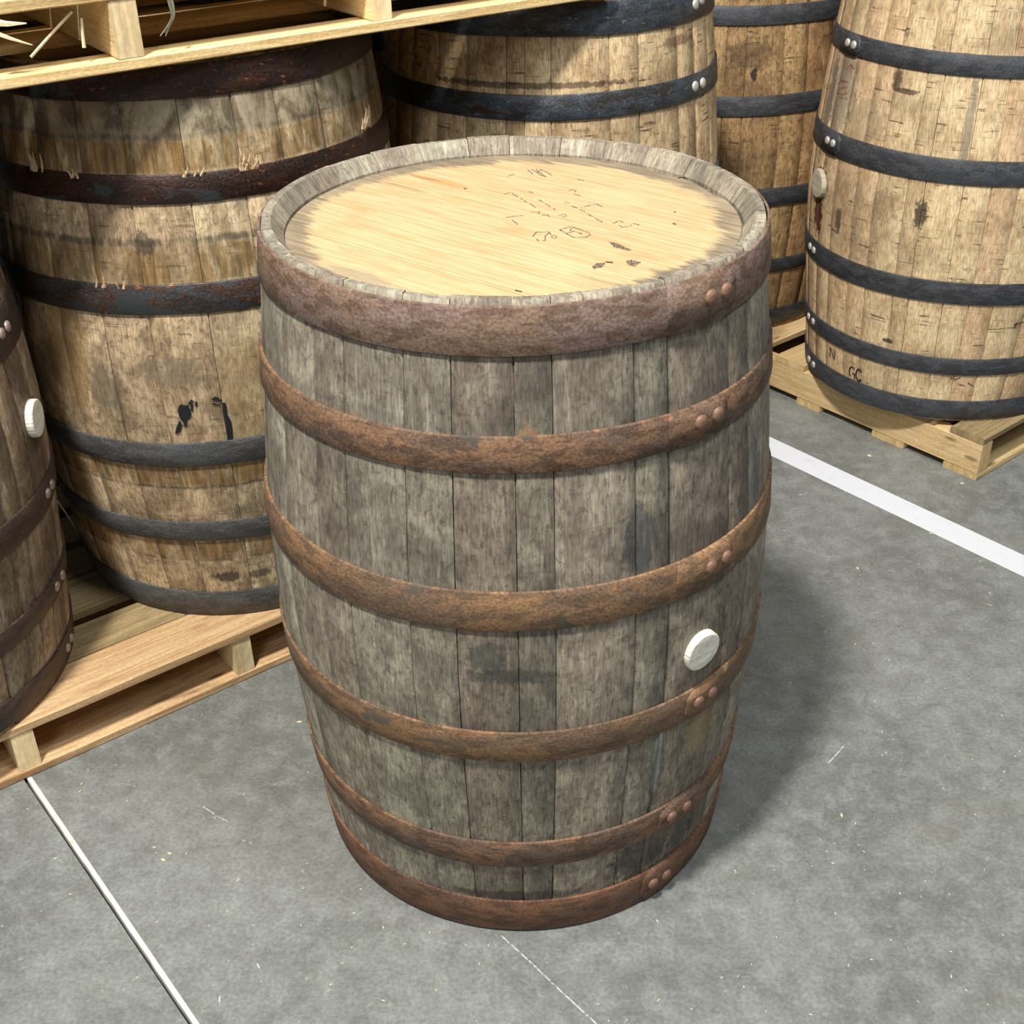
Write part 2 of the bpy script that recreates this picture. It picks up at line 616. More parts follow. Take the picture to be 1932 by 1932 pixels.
def barrel(x, y, z0, rt, rb, label, wood, hoopmats, rivmat, seams, hoops=HOOPS, rivs=None, laps=None, head=None,
           seed=1, wide=(.05, .105), group=None, rsize=1.0, hlabels=None):
    B = empty('oak_barrel', (x, y, z0), label, 'barrel', group=group or ('barrels standing on pallets' if z0 else None))
    rg = random.Random(seed)
    s = sorted(a % 360 for a in seams)
    full = []
    if not s:
        s = [0.0]
    for i, a in enumerate(s):
        b = s[(i + 1) % len(s)] + (360 if i == len(s) - 1 else 0)
        full.append(a)
        span = R(b - a) * rb
        if span > wide[1] * 1.9 or (len(seams) == 0):
            k = max(1, round(span / ((wide[0] + wide[1]) / 2)))
            ws = [rg.uniform(.7, 1.3) for _ in range(k)]
            tot = sum(ws)
            acc = 0
            for q in ws[:-1]:
                acc += q
                full.append(a + (b - a) * acc / tot)
    full.sort()
    for i, a in enumerate(full):
        b = full[i + 1] if i + 1 < len(full) else full[0] + 360
        a_, b_ = a, b
        if (a_ + b_) / 2 > 180:
            a_ -= 360
            b_ -= 360
        make_stave(B, R(a_), R(b_), rt, rb, wood, rg.random(), rg.uniform(-.0005, .0006), rg)
    for i, (z0_, z1_) in enumerate(hoops):
        hm = hoopmats[i] if isinstance(hoopmats, (list, tuple)) else hoopmats
        hp = make_hoop(B, z0_, z1_, rt, rb, hm, rg, phase=i * .7)
        if hlabels and hlabels[i]:
            hp['label'] = hlabels[i]
        if laps and laps[i]:
            a0, a1, tp = laps[i]
            make_lap(hp, z0_, z1_, a0, a1, rt, rb, hm, tp, i * .7)
        if rivs and rivs[i]:
            for ph, dz in rivs[i]:
                add_rivet(hp, ph, (z0_ + z1_) / 2 + dz, rt, rb, rivmat, rsize, .0062 if laps and laps[i] else .0038)
    make_head(B, rt, *(head or (R(seed * 37.0), m_head, 6)))
    return B


def barrel_hit(bx, by, z0, rt, rb, px, py):
    """where the line of sight through a photo pixel meets a barrel: (angle, height)"""
    r = ray(px, py)
    ts = np.linspace(.8, 3.6, 5601)
    P = CAM[None] + ts[:, None] * r[None]
    z = P[:, 2] - z0
    pr_ = np.array([prof(min(max(q, 0), H), rt, rb) for q in z])
    ins = (z >= 0) & (z <= H) & (np.hypot(P[:, 0] - bx, P[:, 1] - by) <= pr_)
    i = int(np.argmax(ins))
    if not ins.any():
        return None
    return math.atan2(P[i, 1] - by, P[i, 0] - bx), z[i]


def ribbon(pts, wd):
    """flat strip through 2D points"""
    V, F = [], []
    n = len(pts)
    for i, p in enumerate(pts):
        a = pts[max(0, i - 1)]
        b = pts[min(n - 1, i + 1)]
        dx, dy = b[0] - a[0], b[1] - a[1]
        l = math.hypot(dx, dy) or 1
        ox, oy = -dy / l * wd / 2, dx / l * wd / 2
        V += [(p[0] + ox, p[1] + oy), (p[0] - ox, p[1] - oy)]
    for i in range(n - 1):
        F.append((2 * i, 2 * i + 1, 2 * i + 3, 2 * i + 2))
    return V, F


def dense(pts, step):
    out = []
    for a, b in zip(pts[:-1], pts[1:]):
        k = max(1, int(math.hypot(b[0] - a[0], b[1] - a[1]) / step))
        out += [(a[0] + (b[0] - a[0]) * i / k, a[1] + (b[1] - a[1]) * i / k) for i in range(k)]
    return out + [pts[-1]]


def arc_marks(B, name, rt, rb, polylines, wd, mat, lift=.0016, fills=(), stuff=False):
    """ink on the curved staves; polylines in (arc metres, z)"""
    V, F = [], []
    for pl in polylines:
        v, f = ribbon(dense(pl, .006), wd)
        k = len(V)
        V += v
        F += [tuple(q + k for q in t) for t in f]
    for pg in fills:
        k = len(V)
        cx = sum(p[0] for p in pg) / len(pg)
        cy = sum(p[1] for p in pg) / len(pg)
        V.append((cx, cy))
        V += list(pg)
        F += [(k, k + 1 + i, k + 1 + (i + 1) % len(pg)) for i in range(len(pg))]
    W = [P3(u / RM, prof(min(max(z, 0), H), rt, rb) + lift, z) for u, z in V]
    o = link(name, mesh(name, W, F), mat, B)
    if stuff:
        o['kind'] = 'stuff'
    return o


# ------------------------------------------------------------------ materials
GREYW = sv((168, 158, 138))
m_front = stave_wood('weathered_grey_oak', sv((172, 163, 143)), sv((132, 122, 108)), sv((74, 67, 61)), (.38, .60), .16,
                     bands=[(.757, .775, sv((105, 104, 96)), .35)],
                     stains=[(-58.5, .290, .006, .070, sv((200, 200, 196)), .75), (-58.0, .250, .012, .085, sv((60, 60, 58)), .5),
                             (-88, .755, .012, .02, sv((170, 128, 80)), .55), (-45, .30, .035, .05, sv((168, 146, 104)), .5),
                             (-97, .49, .022, .025, sv((66, 70, 64)), .7), (-92, .465, .055, .012, sv((62, 64, 60)), .6),
                             (-66, .62, .02, .05, sv((70, 74, 78)), .6), (-127, .74, .05, .03, sv((160, 132, 92)), .35),
                             (-60, .10, .05, .05, sv((48, 46, 44)), .6), (-92, .075, .10, .010, sv((45, 42, 40)), .6),
                             (-45, .10, .03, .03, sv((50, 48, 46)), .6), (-30, .62, .02, .07, sv((82, 88, 92)), .55)],
                     mott=.62, tintk=.17, seed=1.0)
m_tan_r = stave_wood('pale_oak_smudged', sv((238, 208, 164)), sv((206, 174, 132)), sv((122, 100, 76)), (.42, .66), .85,
                     stains=[(-122.5, .452, .014, .032, sv((58, 50, 44)), .85), (-136, .455, .030, .035, sv((120, 98, 76)), .5),
                             (-171, .380, .022, .050, sv((84, 42, 22)), .95), (-171, .446, .036, .036, sv((60, 38, 24)), .85),
                             (-139.5, .690, .012, .022, sv((78, 58, 44)), .8), (-134.5, .672, .03, .006, sv((66, 50, 40)), .8),
                             (-156, .393, .010, .030, sv((70, 60, 52)), .8), (-128, .168, .014, .006, sv((70, 60, 50)), .9),
                             (-166, .64, .05, .10, sv((130, 122, 112)), .6), (-150, .60, .06, .05, sv((150, 134, 108)), .5),
                             (-112, .62, .01, .11, sv((128, 122, 112)), .6), (-100, .86, .15, .03, sv((230, 200, 155)), .4),
                             (-175, .60, .02, .12, sv((90, 92, 90)), .7)],
                     mott=.40, tintk=.11, seed=4.0)
m_tan_m = stave_wood('pale_oak_dashed', sv((228, 202, 158)), sv((192, 162, 120)), sv((98, 80, 58)), (.42, .64), .85,
                     stains=[(-100, .772, .24, .006, sv((70, 54, 40)), .75), (-45, .82, .05, .01, sv((80, 50, 36)), .6)],
                     mott=.55, tintk=.10, seed=9.0)
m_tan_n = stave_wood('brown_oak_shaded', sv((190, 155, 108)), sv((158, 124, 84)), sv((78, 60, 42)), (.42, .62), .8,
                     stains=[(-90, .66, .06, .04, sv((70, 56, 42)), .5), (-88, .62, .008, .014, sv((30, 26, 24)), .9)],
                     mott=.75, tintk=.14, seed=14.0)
AMB = sv((146, 112, 58))
m_mott = stave_wood('mottled_tan_oak', sv((220, 195, 156)), sv((168, 145, 112)), sv((76, 66, 54)), (.40, .58), .55,
                    bands=[(.760, .803, AMB, .85), (.803, .812, sv((60, 54, 44)), .6), (.607, .660, AMB, .75),
                           (.660, .672, sv((64, 56, 44)), .7), (.274, .313, AMB, .80), (.268, .274, sv((40, 34, 28)), .8),
                           (.125, .164, AMB, .75), (.121, .126, sv((40, 34, 28)), .8)],
                    stains=[(-90, .475, .05, .025, sv((112, 104, 88)), .42), (-108, .44, .035, .04, sv((104, 98, 86)), .5),
                            (-70, .44, .05, .09, sv((160, 128, 82)), .35),
                            (-85, .085, .03, .012, sv((50, 48, 44)), .8), (-118, .50, .04, .12, sv((150, 116, 62)), .5),
                            (-91, .665, .016, .02, sv((60, 56, 50)), .7), (-75, .085, .02, .01, sv((50, 48, 44)), .7)],
                    mott=.6, tintk=.16, seed=21.0, upper=(.806, sv((150, 142, 118)), .75))
m_left = stave_wood('brown_grey_oak', sv((168, 148, 120)), sv((124, 106, 84)), sv((76, 64, 52)), (.40, .60), .25,
                    bands=[(.60, .66, sv((92, 66, 46)), .5)],
                    stains=[(3, .38, .05, .07, sv((98, 78, 60)), .6), (1, .415, .03, .03, sv((84, 66, 50)), .7)],
                    mott=.5, tintk=.22, seed=31.0)

m_rust_top = hoop_metal('rusted_iron_mauve', sv((136, 112, 94)), sv((136, 114, 104)), sv((98, 75, 60)), sv((160, 116, 76)), .5,
                        (.6, .85), .1, seed=2.0, streaks=.15, bump=.3)
m_rust = hoop_metal('rusted_iron_brown', sv((142, 108, 80)), sv((112, 92, 80)), sv((84, 64, 52)), sv((182, 122, 76)), .6,
                    (.7, .9), .1, patch=(sv((84, 78, 68)), .60), seed=5.0, streaks=.5)
m_rust2 = hoop_metal('rusted_iron_orange', sv((148, 114, 82)), sv((124, 100, 80)), sv((98, 78, 62)), sv((176, 118, 66)), .5,
                     (.7, .9), .1, patch=(sv((96, 88, 76)), .62), seed=8.0, streaks=.3)
m_rust3 = hoop_metal('rusted_iron_reddish', sv((130, 92, 68)), sv((112, 84, 68)), sv((86, 60, 46)), sv((160, 108, 60)), .4,
                     (.65, .85), .1, seed=13.0, streaks=.3)
m_wet = hoop_metal('dark_rusted_iron', sv((72, 46, 34)), sv((58, 42, 36)), sv((44, 34, 32)), sv((178, 112, 60)), .6,
                   (.24, .55), .35, patch=(sv((64, 67, 70)), .58), seed=3.0, streaks=.5, bump=.9)
m_wet2 = hoop_metal('dark_iron_grey_patches', sv((80, 56, 42)), sv((60, 50, 46)), sv((70, 74, 78)), sv((180, 112, 62)), .6,
                    (.3, .6), .35, patch=(sv((66, 69, 72)), .53), seed=6.0, streaks=.6, bump=.6)
m_steel = hoop_metal('dull_dark_steel', sv((82, 84, 86)), sv((74, 72, 70)), sv((98, 98, 98)), sv((120, 110, 96)), .15,
                     (.55, .7), .15, seed=7.0, streaks=.5, bump=.12)
m_black = hoop_metal('black_steel', sv((66, 68, 73)), sv((56, 56, 60)), sv((82, 84, 88)), sv((104, 100, 94)), .15,
                     (.5, .65), .15, seed=10.0, streaks=.35, bump=.1)
m_black2 = hoop_metal('black_steel_worn', sv((62, 68, 76)), sv((62, 58, 56)), sv((84, 90, 98)), sv((170, 164, 150)), .5,
                      (.34, .55), .3, seed=17.0, patch=(sv((72, 50, 40)), .66), streaks=.4, bump=.2)
m_choc = hoop_metal('brown_painted_iron', sv((84, 66, 56)), sv((70, 56, 50)), sv((60, 48, 44)), sv((150, 96, 68)), .35,
                    (.45, .7), .2, seed=19.0, streaks=.4, bump=.25)
m_riv_rust = plain('rusted_rivet', sv((132, 100, 82)), .6, .2, 300, .25, .4)
m_riv = plain('galvanised_rivet', sv((205, 200, 190)), .42, .35, 300, .12, .2)
m_riv_red = plain('scuffed_rivet', sv((168, 148, 140)), .45, .4, 300, .2, .3)

# barrel head: clean pale oak inside a grimy ring
n = NT('barrel_head_oak')
u, v = n.uv()
tt = n.attr('tint')
uo = n.math('ADD', u, n.math('MULTIPLY', tt, 11.0))
gr = n.noise(n.xyz(n.math('MULTIPLY', uo, 9.0), n.math('MULTIPLY', v, 190.0)), 1, 5, .62, .25)
fi = n.noise(n.xyz(n.math('MULTIPLY', uo, 26.0), n.math('MULTIPLY', v, 420.0)), 1, 4, .6)
bl = n.noise(n.xyz(n.math('MULTIPLY', u, 8.0), n.math('MULTIPLY', v, 22.0)), 1, 4, .6, .4)
col = n.mix(n.ramp(gr, .38, .66), sv((206, 180, 138)), sv((186, 156, 112)))
col = n.mix(n.math('MULTIPLY', n.ramp(bl, .50, .70), .45), col, sv((172, 142, 96)))
col = n.mix(n.math('MULTIPLY', n.ramp(fi, .58, .72), .55), col, sv((150, 122, 84)))
dk = n.noise(n.xyz(n.math('MULTIPLY', uo, 30.0), n.math('MULTIPLY', v, 150.0), 4.0), 1, 3, .6)
col = n.mix(n.math('MULTIPLY', n.ramp(dk, .69, .75), .6), col, sv((120, 92, 62)))
rr_ = n.math('SQRT', n.math('ADD', n.math('MULTIPLY', n.math('SUBTRACT', u, .004), n.math('SUBTRACT', u, .004)),
                            n.math('MULTIPLY', n.math('ADD', v, .002), n.math('ADD', v, .002))))
wv = n.noise(n.xyz(n.math('MULTIPLY', u, 22.0), n.math('MULTIPLY', v, 120.0)), 1, 4, .65)
low = n.noise(n.xyz(n.math('MULTIPLY', u, 6.0), n.math('MULTIPLY', v, 6.0)), 1, 2)
rq = n.math('ADD', rr_, n.math('ADD', n.math('MULTIPLY', n.math('SUBTRACT', wv, .5), .055),
                               n.math('MULTIPLY', n.math('SUBTRACT', low, .5), .05)))
ring_ = n.ramp(rq, .231, .246)
dirt = n.mix(n.ramp(low, .35, .65), sv((156, 141, 116)), sv((126, 114, 97)))
dirt = n.mix(n.ramp(gr, .4, .7), dirt, sv((104, 93, 79)))
col = n.mix(n.math('MULTIPLY', ring_, .92), col, dirt)


def blob(col, cu, cv, su, sv_, c, s):
    du = n.math('DIVIDE', n.math('SUBTRACT', u, cu), su)
    dv = n.math('DIVIDE', n.math('SUBTRACT', v, cv), sv_)
    r = n.math('SQRT', n.math('ADD', n.math('MULTIPLY', du, du), n.math('MULTIPLY', dv, dv)))
    m = n.ramp(n.math('ADD', r, n.math('MULTIPLY', n.math('SUBTRACT', wv, .5), 1.6)), 1.1, .5)
    return n.mix(n.math('MULTIPLY', m, s), col, c)


HA = R(-39.0)


def head_uv(px, py):
    p = at(px, py, .880)
    return p[0] * math.cos(HA) + p[1] * math.sin(HA), -p[0] * math.sin(HA) + p[1] * math.cos(HA)


for (px, py, su, sw, c, s) in ((840, 345, .05, .012, sv((186, 138, 84)), .6), (800, 335, .03, .006, sv((160, 110, 66)), .6),
                               (1150, 370, .06, .03, sv((196, 184, 140)), .5), (760, 352, .05, .004, sv((140, 110, 80)), .5),
                               (1270, 520, .03, .012, sv((110, 104, 88)), .75), (1190, 545, .08, .006, sv((150, 134, 104)), .6),
                               (680, 520, .06, .012, sv((150, 138, 116)), .7), (900, 553, .05, .012, sv((196, 176, 130)), .4)):
    cu, cv = head_uv(px, py)
    col = blob(col, cu, cv, su, sw, c, s)
n.bump(n.math('ADD', n.math('MULTIPLY', gr, .6), n.math('MULTIPLY', fi, .4)), .35, .0015)
m_head = n.fin(col, .62, 0, .4)

m_pale = board_wood('pale_pine', sv((240, 214, 160)), sv((222, 188, 130)), sv((186, 146, 96)), stain=.25)
m_lead = board_wood('orange_pine', sv((228, 194, 148)), sv((204, 164, 118)), sv((142, 100, 68)), stain=.75)
m_string = board_wood('lit_stringer_pine', sv((252, 230, 184)), sv((240, 210, 156)), sv((196, 154, 102)), stain=.25)  # pale pine lightened so upright faces look lit from the front
m_dull = board_wood('greyed_pine', sv((176, 154, 112)), sv((150, 128, 92)), sv((104, 86, 62)), stain=.45)
m_fresh = board_wood('fresh_pine', sv((246, 216, 164)), sv((230, 194, 138)), sv((186, 144, 92)), stain=.4)
m_bung = board_wood('bung_wood', sv((252, 249, 236)), sv((240, 233, 214)), sv((150, 138, 122)), knots=False, stain=.55)
m_bung_d = board_wood('bung_wood_dusty', sv((205, 196, 174)), sv((186, 176, 154)), sv((130, 120, 104)), knots=False, stain=.5)
m_ink = ink('violet_stencil_ink', sv((112, 98, 96)), .40, .75, 260)
m_inkb = ink('black_ink', sv((20, 18, 20)), .60, .75, 260)
m_red = ink('red_marker', sv((168, 60, 66)), .45, .62)
m_paint = ink('black_paint', sv((24, 26, 28)), .66, .72, 200)
m_straw = plain('pale_splinter_wood', sv((240, 224, 180)), .7, 0, 200, .12)
m_twine = plain('grey_twine', sv((132, 128, 108)), .9, 0, 300, .2)

# ------------------------------------------------------------------ floor
n = NT('polished_concrete')
tc = n.new('ShaderNodeTexCoord')
o3 = tc.outputs['Object']
a1 = n.noise(o3, 3.0, 6, .6, .4)
a2 = n.noise(o3, 26.0, 6, .65, .3)
a3 = n.noise(o3, 170.0, 5, .7)
a4 = n.noise(o3, 75.0, 4, .75, .8)
col = n.mix(n.ramp(a1, .35, .65), sv((130, 132, 128)), sv((112, 114, 110)))
col = n.mix(n.math('MULTIPLY', n.ramp(a2, .42, .70), .55), col, sv((148, 151, 148)))
col = n.mix(n.math('MULTIPLY', n.ramp(a2, .46, .30), .5), col, sv((104, 106, 102)))
g = n.ramp(a3, .25, .75, .76, 1.24)
col = n.mix(1.0, col, n.xyz(g, g, g), 'MULTIPLY')
col = n.mix(n.ramp(a4, .60, .74, 0, .5), col, sv((176, 179, 176)))
brown = n.noise(o3, 4.6, 4, .6)
col = n.mix(n.ramp(brown, .56, .74, 0, .35), col, sv((122, 118, 104)))
n.bump(n.math('ADD', n.math('MULTIPLY', a3, .5), n.math('MULTIPLY', a2, .5)), .12, .002)
m_floor = n.fin(col, n.ramp(a2, .3, .7, .42, .6), 0, .4)

ca = at(50, 1478)[:2]
cb = at(355, 1932)[:2]
cd = (cb - ca) / np.linalg.norm(cb - ca)
cn = np.array([-cd[1], cd[0]])          # to the right-hand side of the joint as seen
if cn[0] < 0:
    cn = -cn
j0, j1 = ca - cd * 5.0, ca + cd * 3.5
GW = .0115


def slab(name, quad, z=0.0, depth=.05):
    V = [(p[0], p[1], z) for p in quad] + [(p[0], p[1], z - depth) for p in quad]
    F = [(0, 1, 2, 3), (7, 6, 5, 4)] + [(i, 4 + i, 4 + (i + 1) % 4, (i + 1) % 4) for i in range(4)]
    me = mesh(name, V, F)
    bm = bmesh.new()
    bm.from_mesh(me)
    bmesh.ops.recalc_face_normals(bm, faces=bm.faces)
    bm.to_mesh(me)
    bm.free()
    return me


Lf = [j0, j1, j1 - cn * 5, j0 - cn * 5]
Rt = [j0 + cn * GW, j1 + cn * GW, j1 + cn * 7, j0 + cn * 7]
fl = link('floor', slab('floor', Rt), m_floor, None, kind='structure')
fl2 = link('floor', slab('floor', Lf), m_floor, None, kind='structure')
link('trim_1', slab('trim_1', [j0 - cn * .02, j1 - cn * .02, j1 + cn * .03, j0 + cn * .03], -.012, .03),
     plain('dark_joint_grout', (.012, .012, .011), .9), None, kind='structure')
# pale bead of sealant squeezed along the right side of the joint
V, F = [], []
ns_ = 420
for i in range(ns_ + 1):
    p = j0 + (j1 - j0) * i / ns_
    q = rnd.uniform(-.0007, .0009)
    w0, w1 = .0044 + rnd.uniform(-.0005, .0005), .0122 + q
    for wx, z in ((w0, -.010), (w0 + .0004, .0004), ((w0 + w1) / 2, .0015), (w1, .0003)):
        V.append((*(p + cn * wx), z - .0017))
for i in range(ns_):
    for k in range(3):
        a = i * 4 + k
        F.append((a, a + 1, a + 5, a + 4))
be = link('sealant_bead', mesh('sealant_bead', V, F), plain('white_sealant', sv((236, 230, 214)), .7, 0, 90, .10), None)
be['label'] = 'thin off-white sealant bead filling the floor joint at lower left'
be['category'] = 'sealant'

# floor scratches: thin pale marks worn in the concrete
m_scr = ink('pale_scratch', sv((190, 192, 188)), .48, .6, 160)
V, F = [], []
for seg in (((383, 1522), (410, 1540), (432, 1552)), ((945, 1765), (1000, 1815), (1060, 1872), (1125, 1932)),
            ((1563, 1440), (1592, 1408)), ((415, 1880), (414, 1892)), ((458, 1585), (475, 1592)), ((485, 1818), (492, 1832))):
    pts = [tuple(at(*q)[:2]) for q in seg]
    v_, f_ = ribbon(dense(pts, .02), .0022)
    k = len(V)
    V += [(*p, .0004) for p in v_]
    F += [tuple(x + k for x in t) for t in f_]
link('scratches', mesh('scratches', V, F), m_scr, fl, kind='stuff')

# crumbs of chipped wood and grit
V, F = [], []
rg = random.Random(3)
spots = []


def under(p, o, ang, u0, u1, v1):
    c_, s_ = math.cos(R(ang)), math.sin(R(ang))
    x, y = p[0] - o[0], p[1] - o[1]
    return u0 - .01 < x * c_ + y * s_ < u1 + .01 and -.01 < -x * s_ + y * c_ < v1 + .01



for i in range(420):
    px, py = rg.uniform(0, 1932), rg.uniform(900, 2000)
    p = at(px, py)
    if math.hypot(p[0], p[1]) < .31 or abs((p[:2] - ca) @ cn - .004) < .02 or under(p, (-.803, -.011), 37.2, -.335, .815, 1.16) \
            or under(p, (.971, .858), 39.3, 0, 1.05, 1.22) or under(p, (-.10, .525), 37.2, 0, .66, 1.16):
        continue
    spots.append((p[0], p[1], rg.uniform(.0006, .0016)))
for px, py, s in ((565, 1362, .003), (1618, 1072, .003), (925, 1520, 0), (1588, 1538, .003), (135, 1588, .003),
                  (320, 1610, .003), (308, 1622, .0035), (1640, 860, .004), (1815, 912, .003)):
    if s:
        p = at(px, py)
        spots.append((p[0], p[1], s))
for x, y, s in spots:
    k = len(V)
    a = rg.uniform(0, PI)
    e = rg.uniform(1, 2.6)
    for dx, dy, dz in ((1, 0, 0), (0, 1, 0), (-1, 0, 0), (0, -1, 0), (0, 0, 1)):
        X, Y = dx * s * e, dy * s * .7
        V.append((x + X * math.cos(a) - Y * math.sin(a), y + X * math.sin(a) + Y * math.cos(a), .0003 + dz * s * .7))
    F += [(k, k + 1, k + 4), (k + 1, k + 2, k + 4), (k + 2, k + 3, k + 4), (k + 3, k, k + 4)]
gr_ = link('floor_grit', mesh('floor_grit', V, F), m_straw, None, kind='stuff')
gr_['label'] = 'pale crumbs of wood and grit scattered over the grey concrete floor'
gr_['category'] = 'grit'

# painted line
t0, t1 = at(1456, 826)[:2], at(1932, 1048)[:2]
t2 = at(1932, 1088)[:2]
td = (t1 - t0) / np.linalg.norm(t1 - t0)
tn = np.array([-td[1], td[0]])
wid = abs((t2 - t1) @ tn)
if (t2 - t1) @ tn < 0:
    tn = -tn
a_, b_ = t0 - td * 2.6, t1 + td * 2.2
V, F = [], []
for i in range(61):
    p = a_ + (b_ - a_) * i / 60
    e0, e1 = rnd.uniform(-.0004, .0004), rnd.uniform(-.0004, .0004)
    for q, z in ((e0, 0.0), (e0 + .0004, .0007), (wid + e1 - .0004, .0007), (wid + e1, 0.0)):
        V.append((*(p + tn * q), z))
for i in range(60):
    for k in range(3):
        a = i * 4 + k
        F.append((a, a + 4, a + 5, a + 1))
n = NT('white_floor_tape')
tc = n.new('ShaderNodeTexCoord')
s1 = n.noise(tc.outputs['Object'], 40, 5, .7)
m_tape = n.fin(n.mix(n.ramp(s1, .52, .75, 0, .5), sv((222, 224, 230)), sv((196, 199, 205))), .5)
tp = link('floor_line', mesh('floor_line', V, F), m_tape, None)
tp['label'] = 'straight white floor tape line crossing the concrete beside the right-hand pallet'
tp['category'] = 'floor tape'

# ------------------------------------------------------------------ walls beyond, so that the warehouse closes
m_wall = plain('warehouse_wall', sv((92, 90, 86)), .85, 0, 4, .08)


def wall(name, p, q, h=6.0):
    d = np.array(q) - np.array(p)
    d = d / np.linalg.norm(d)
    nn = np.array([-d[1], d[0]]) * .1
    V = [(*p, 0), (*q, 0), (*(np.array(q) + nn), 0), (*(np.array(p) + nn), 0)]
    V += [(a, b, h) for a, b, _ in V]
    F = [(0, 1, 5, 4), (1, 2, 6, 5), (2, 3, 7, 6), (3, 0, 4, 7), (4, 5, 6, 7), (3, 2, 1, 0)]
    link(name, mesh(name, V, F), m_wall, None, kind='structure')


wall('wall_back', (-5.5, 3.8), (5.5, 3.8), 5.0)


# ------------------------------------------------------------------ pallets
def board(name, parent, x0, y0, z0, lx, ly, lz, mat, rg, along='x', rough=.0012, nseg=10, label=None, rz=0.0):
    """sawn board with slightly ragged arrises; long axis along local x or y"""
    L_, W_ = (lx, ly) if along == 'x' else (ly, lx)
    V, F, UV = [], [], []
    ch = min(.0018, lz * .15)
    for i in range(nseg + 1):
        f = i / nseg
        x = f * L_
        j = lambda: rg.uniform(-rough, rough)
        ya, yb = j() * .8, W_ + j() * .8
        e = (-1 if i == 0 else 1 if i == nseg else 0)
        xr = x + (rg.uniform(-.001, .001) if e else 0)
        prof_ = [(ya + ch, 0), (yb - ch, 0), (yb, ch), (yb + j() * .4, lz - ch), (yb - ch - abs(j()), lz),
                 (ya + ch + abs(j()), lz), (ya + j() * .4, lz - ch), (ya, ch)]
        for (yy, zz) in prof_:
            V.append((xr, yy, zz))
            UV.append((x, yy + zz))
    for i in range(nseg):
        for k in range(8):
            p, q = i * 8 + k, i * 8 + (k + 1) % 8
            F.append((p, p + 8, q + 8, q))
    s0 = len(V)
    for e, base in ((0, 0), (1, nseg * 8)):
        k0 = len(V)
        for q in range(8):
            V.append(V[base + q])
            yy, zz = V[base + q][1], V[base + q][2]
            UV.append((zz * .35 + 3.1, yy * .35))
        F.append(tuple(range(k0, k0 + 8)) if e == 0 else tuple(range(k0 + 7, k0 - 1, -1)))
    if along == 'y':
        V = [(W_ - p[1], p[0], p[2]) for p in V]
    o = link(name, mesh(name, V, F, UV, rg.random()), mat, parent)
    o.location = (x0, y0, z0)
    if rz:
        o.rotation_euler = (0, 0, rz)
    if label:
        o['label'] = label
    return o


def pallet(origin, ang, z0, u0, u1, vlen, decks, bottoms, strs, label, mats, seed, top_u=None):
    """origin = front corner line; local x along the deck boards, local y along the stringers"""
    rg = random.Random(seed)
    Pt = empty('wooden_pallet', (origin[0], origin[1], z0), label, 'pallet', R(ang), 'pine pallets')
    md, ms, mb = mats
    for i, (v0, v1) in enumerate(decks):
        m = md[i] if isinstance(md, (list, tuple)) and i < len(md) else (md[-1] if isinstance(md, (list, tuple)) else md)
        board('deck_board', Pt, u0, v0, .0845, u1 - u0, v1 - v0, .0155, m, rg, 'x')
    for s in strs:
        board('stringer', Pt, s, .002, .0152, .034 if ang < 39 else .038, vlen - .004, .0690, ms, rg, 'y')
    for (v0, v1) in bottoms:
        board('bottom_board', Pt, u0, v0, 0.0, u1 - u0, v1 - v0, .0148, mb, rg, 'x')
    return Pt


PL = (-.803, -.011)
decks_l = [(0, .103), (.107, .192), (.226, .332), (.340, .425), (.448, .545), (.575, .67), (.70, .79), (.82, .91),
           (.94, 1.03), (1.06, 1.16)]
pal_l = pallet(PL, 37.2, 0.0, -.335, .815, 1.16, decks_l, [(0, .10), (.33, .42), (.72, .81), (1.06, 1.16)],
               [-.333, .035, .406, .779],
               'pine pallet on the floor at left, under the two weathered barrels', ([m_lead, m_dull], m_string, m_lead), 11)
PR = (.971, .858)
decks_r = [(.002, .082), (.12, .20), (.24, .32), (.35, .43), (.475, .560), (.610, .70), (.74, .83), (.87, .96), (1.0, 1.08),
           (1.12, 1.22)]
pal_r = pallet(PR, 39.3, 0.0, 0.0, 1.05, 1.22, decks_r,
               [(.002, .085), (.185, .27), (.415, .485), (.66, .74), (.90, .98), (1.13, 1.21)],
               [0.0, .34, .68, 1.012], 'fresh pine pallet on the floor at right, its long edge board facing the white line',
               ([m_dull, m_dull, m_fresh, m_dull, m_fresh], m_fresh, m_pale), 12)
PM = (-.10, .525)
pal_m = pallet(PM, 37.2, 0.0, .03, .66, 1.16, [(.0, .10), (.13, .23), (.26, .36), (.39, .49), (.53, .63), (.68, .78), (.9, 1.0), (1.06, 1.16)],
               [(0, .10), (.5, .6), (1.06, 1.16)], [.032, .32, .62],
               'pallet hidden behind the front barrel, under the middle barrel with black hoops', (m_dull, m_pale, m_dull), 13)
PUZ = 1.006
PU = tuple(at(0, 172, PUZ)[:2])
UA = 35.3
pal_u = pallet(PU, UA, PUZ, -.22, .958, 1.16, [(i * .1165, i * .1165 + .110) for i in range(10)],  # top boards nearly edge to edge, closed up to darken the inside
               [(0, .052), (.198, .29), (.42, .52), (.62, .72), (.84, .94), (1.06, 1.16)],
               [-.218, .151, .520, .922], 'raised pine pallet resting on the barrel tops at upper left',
               (m_pale, m_string, m_pale), 14)

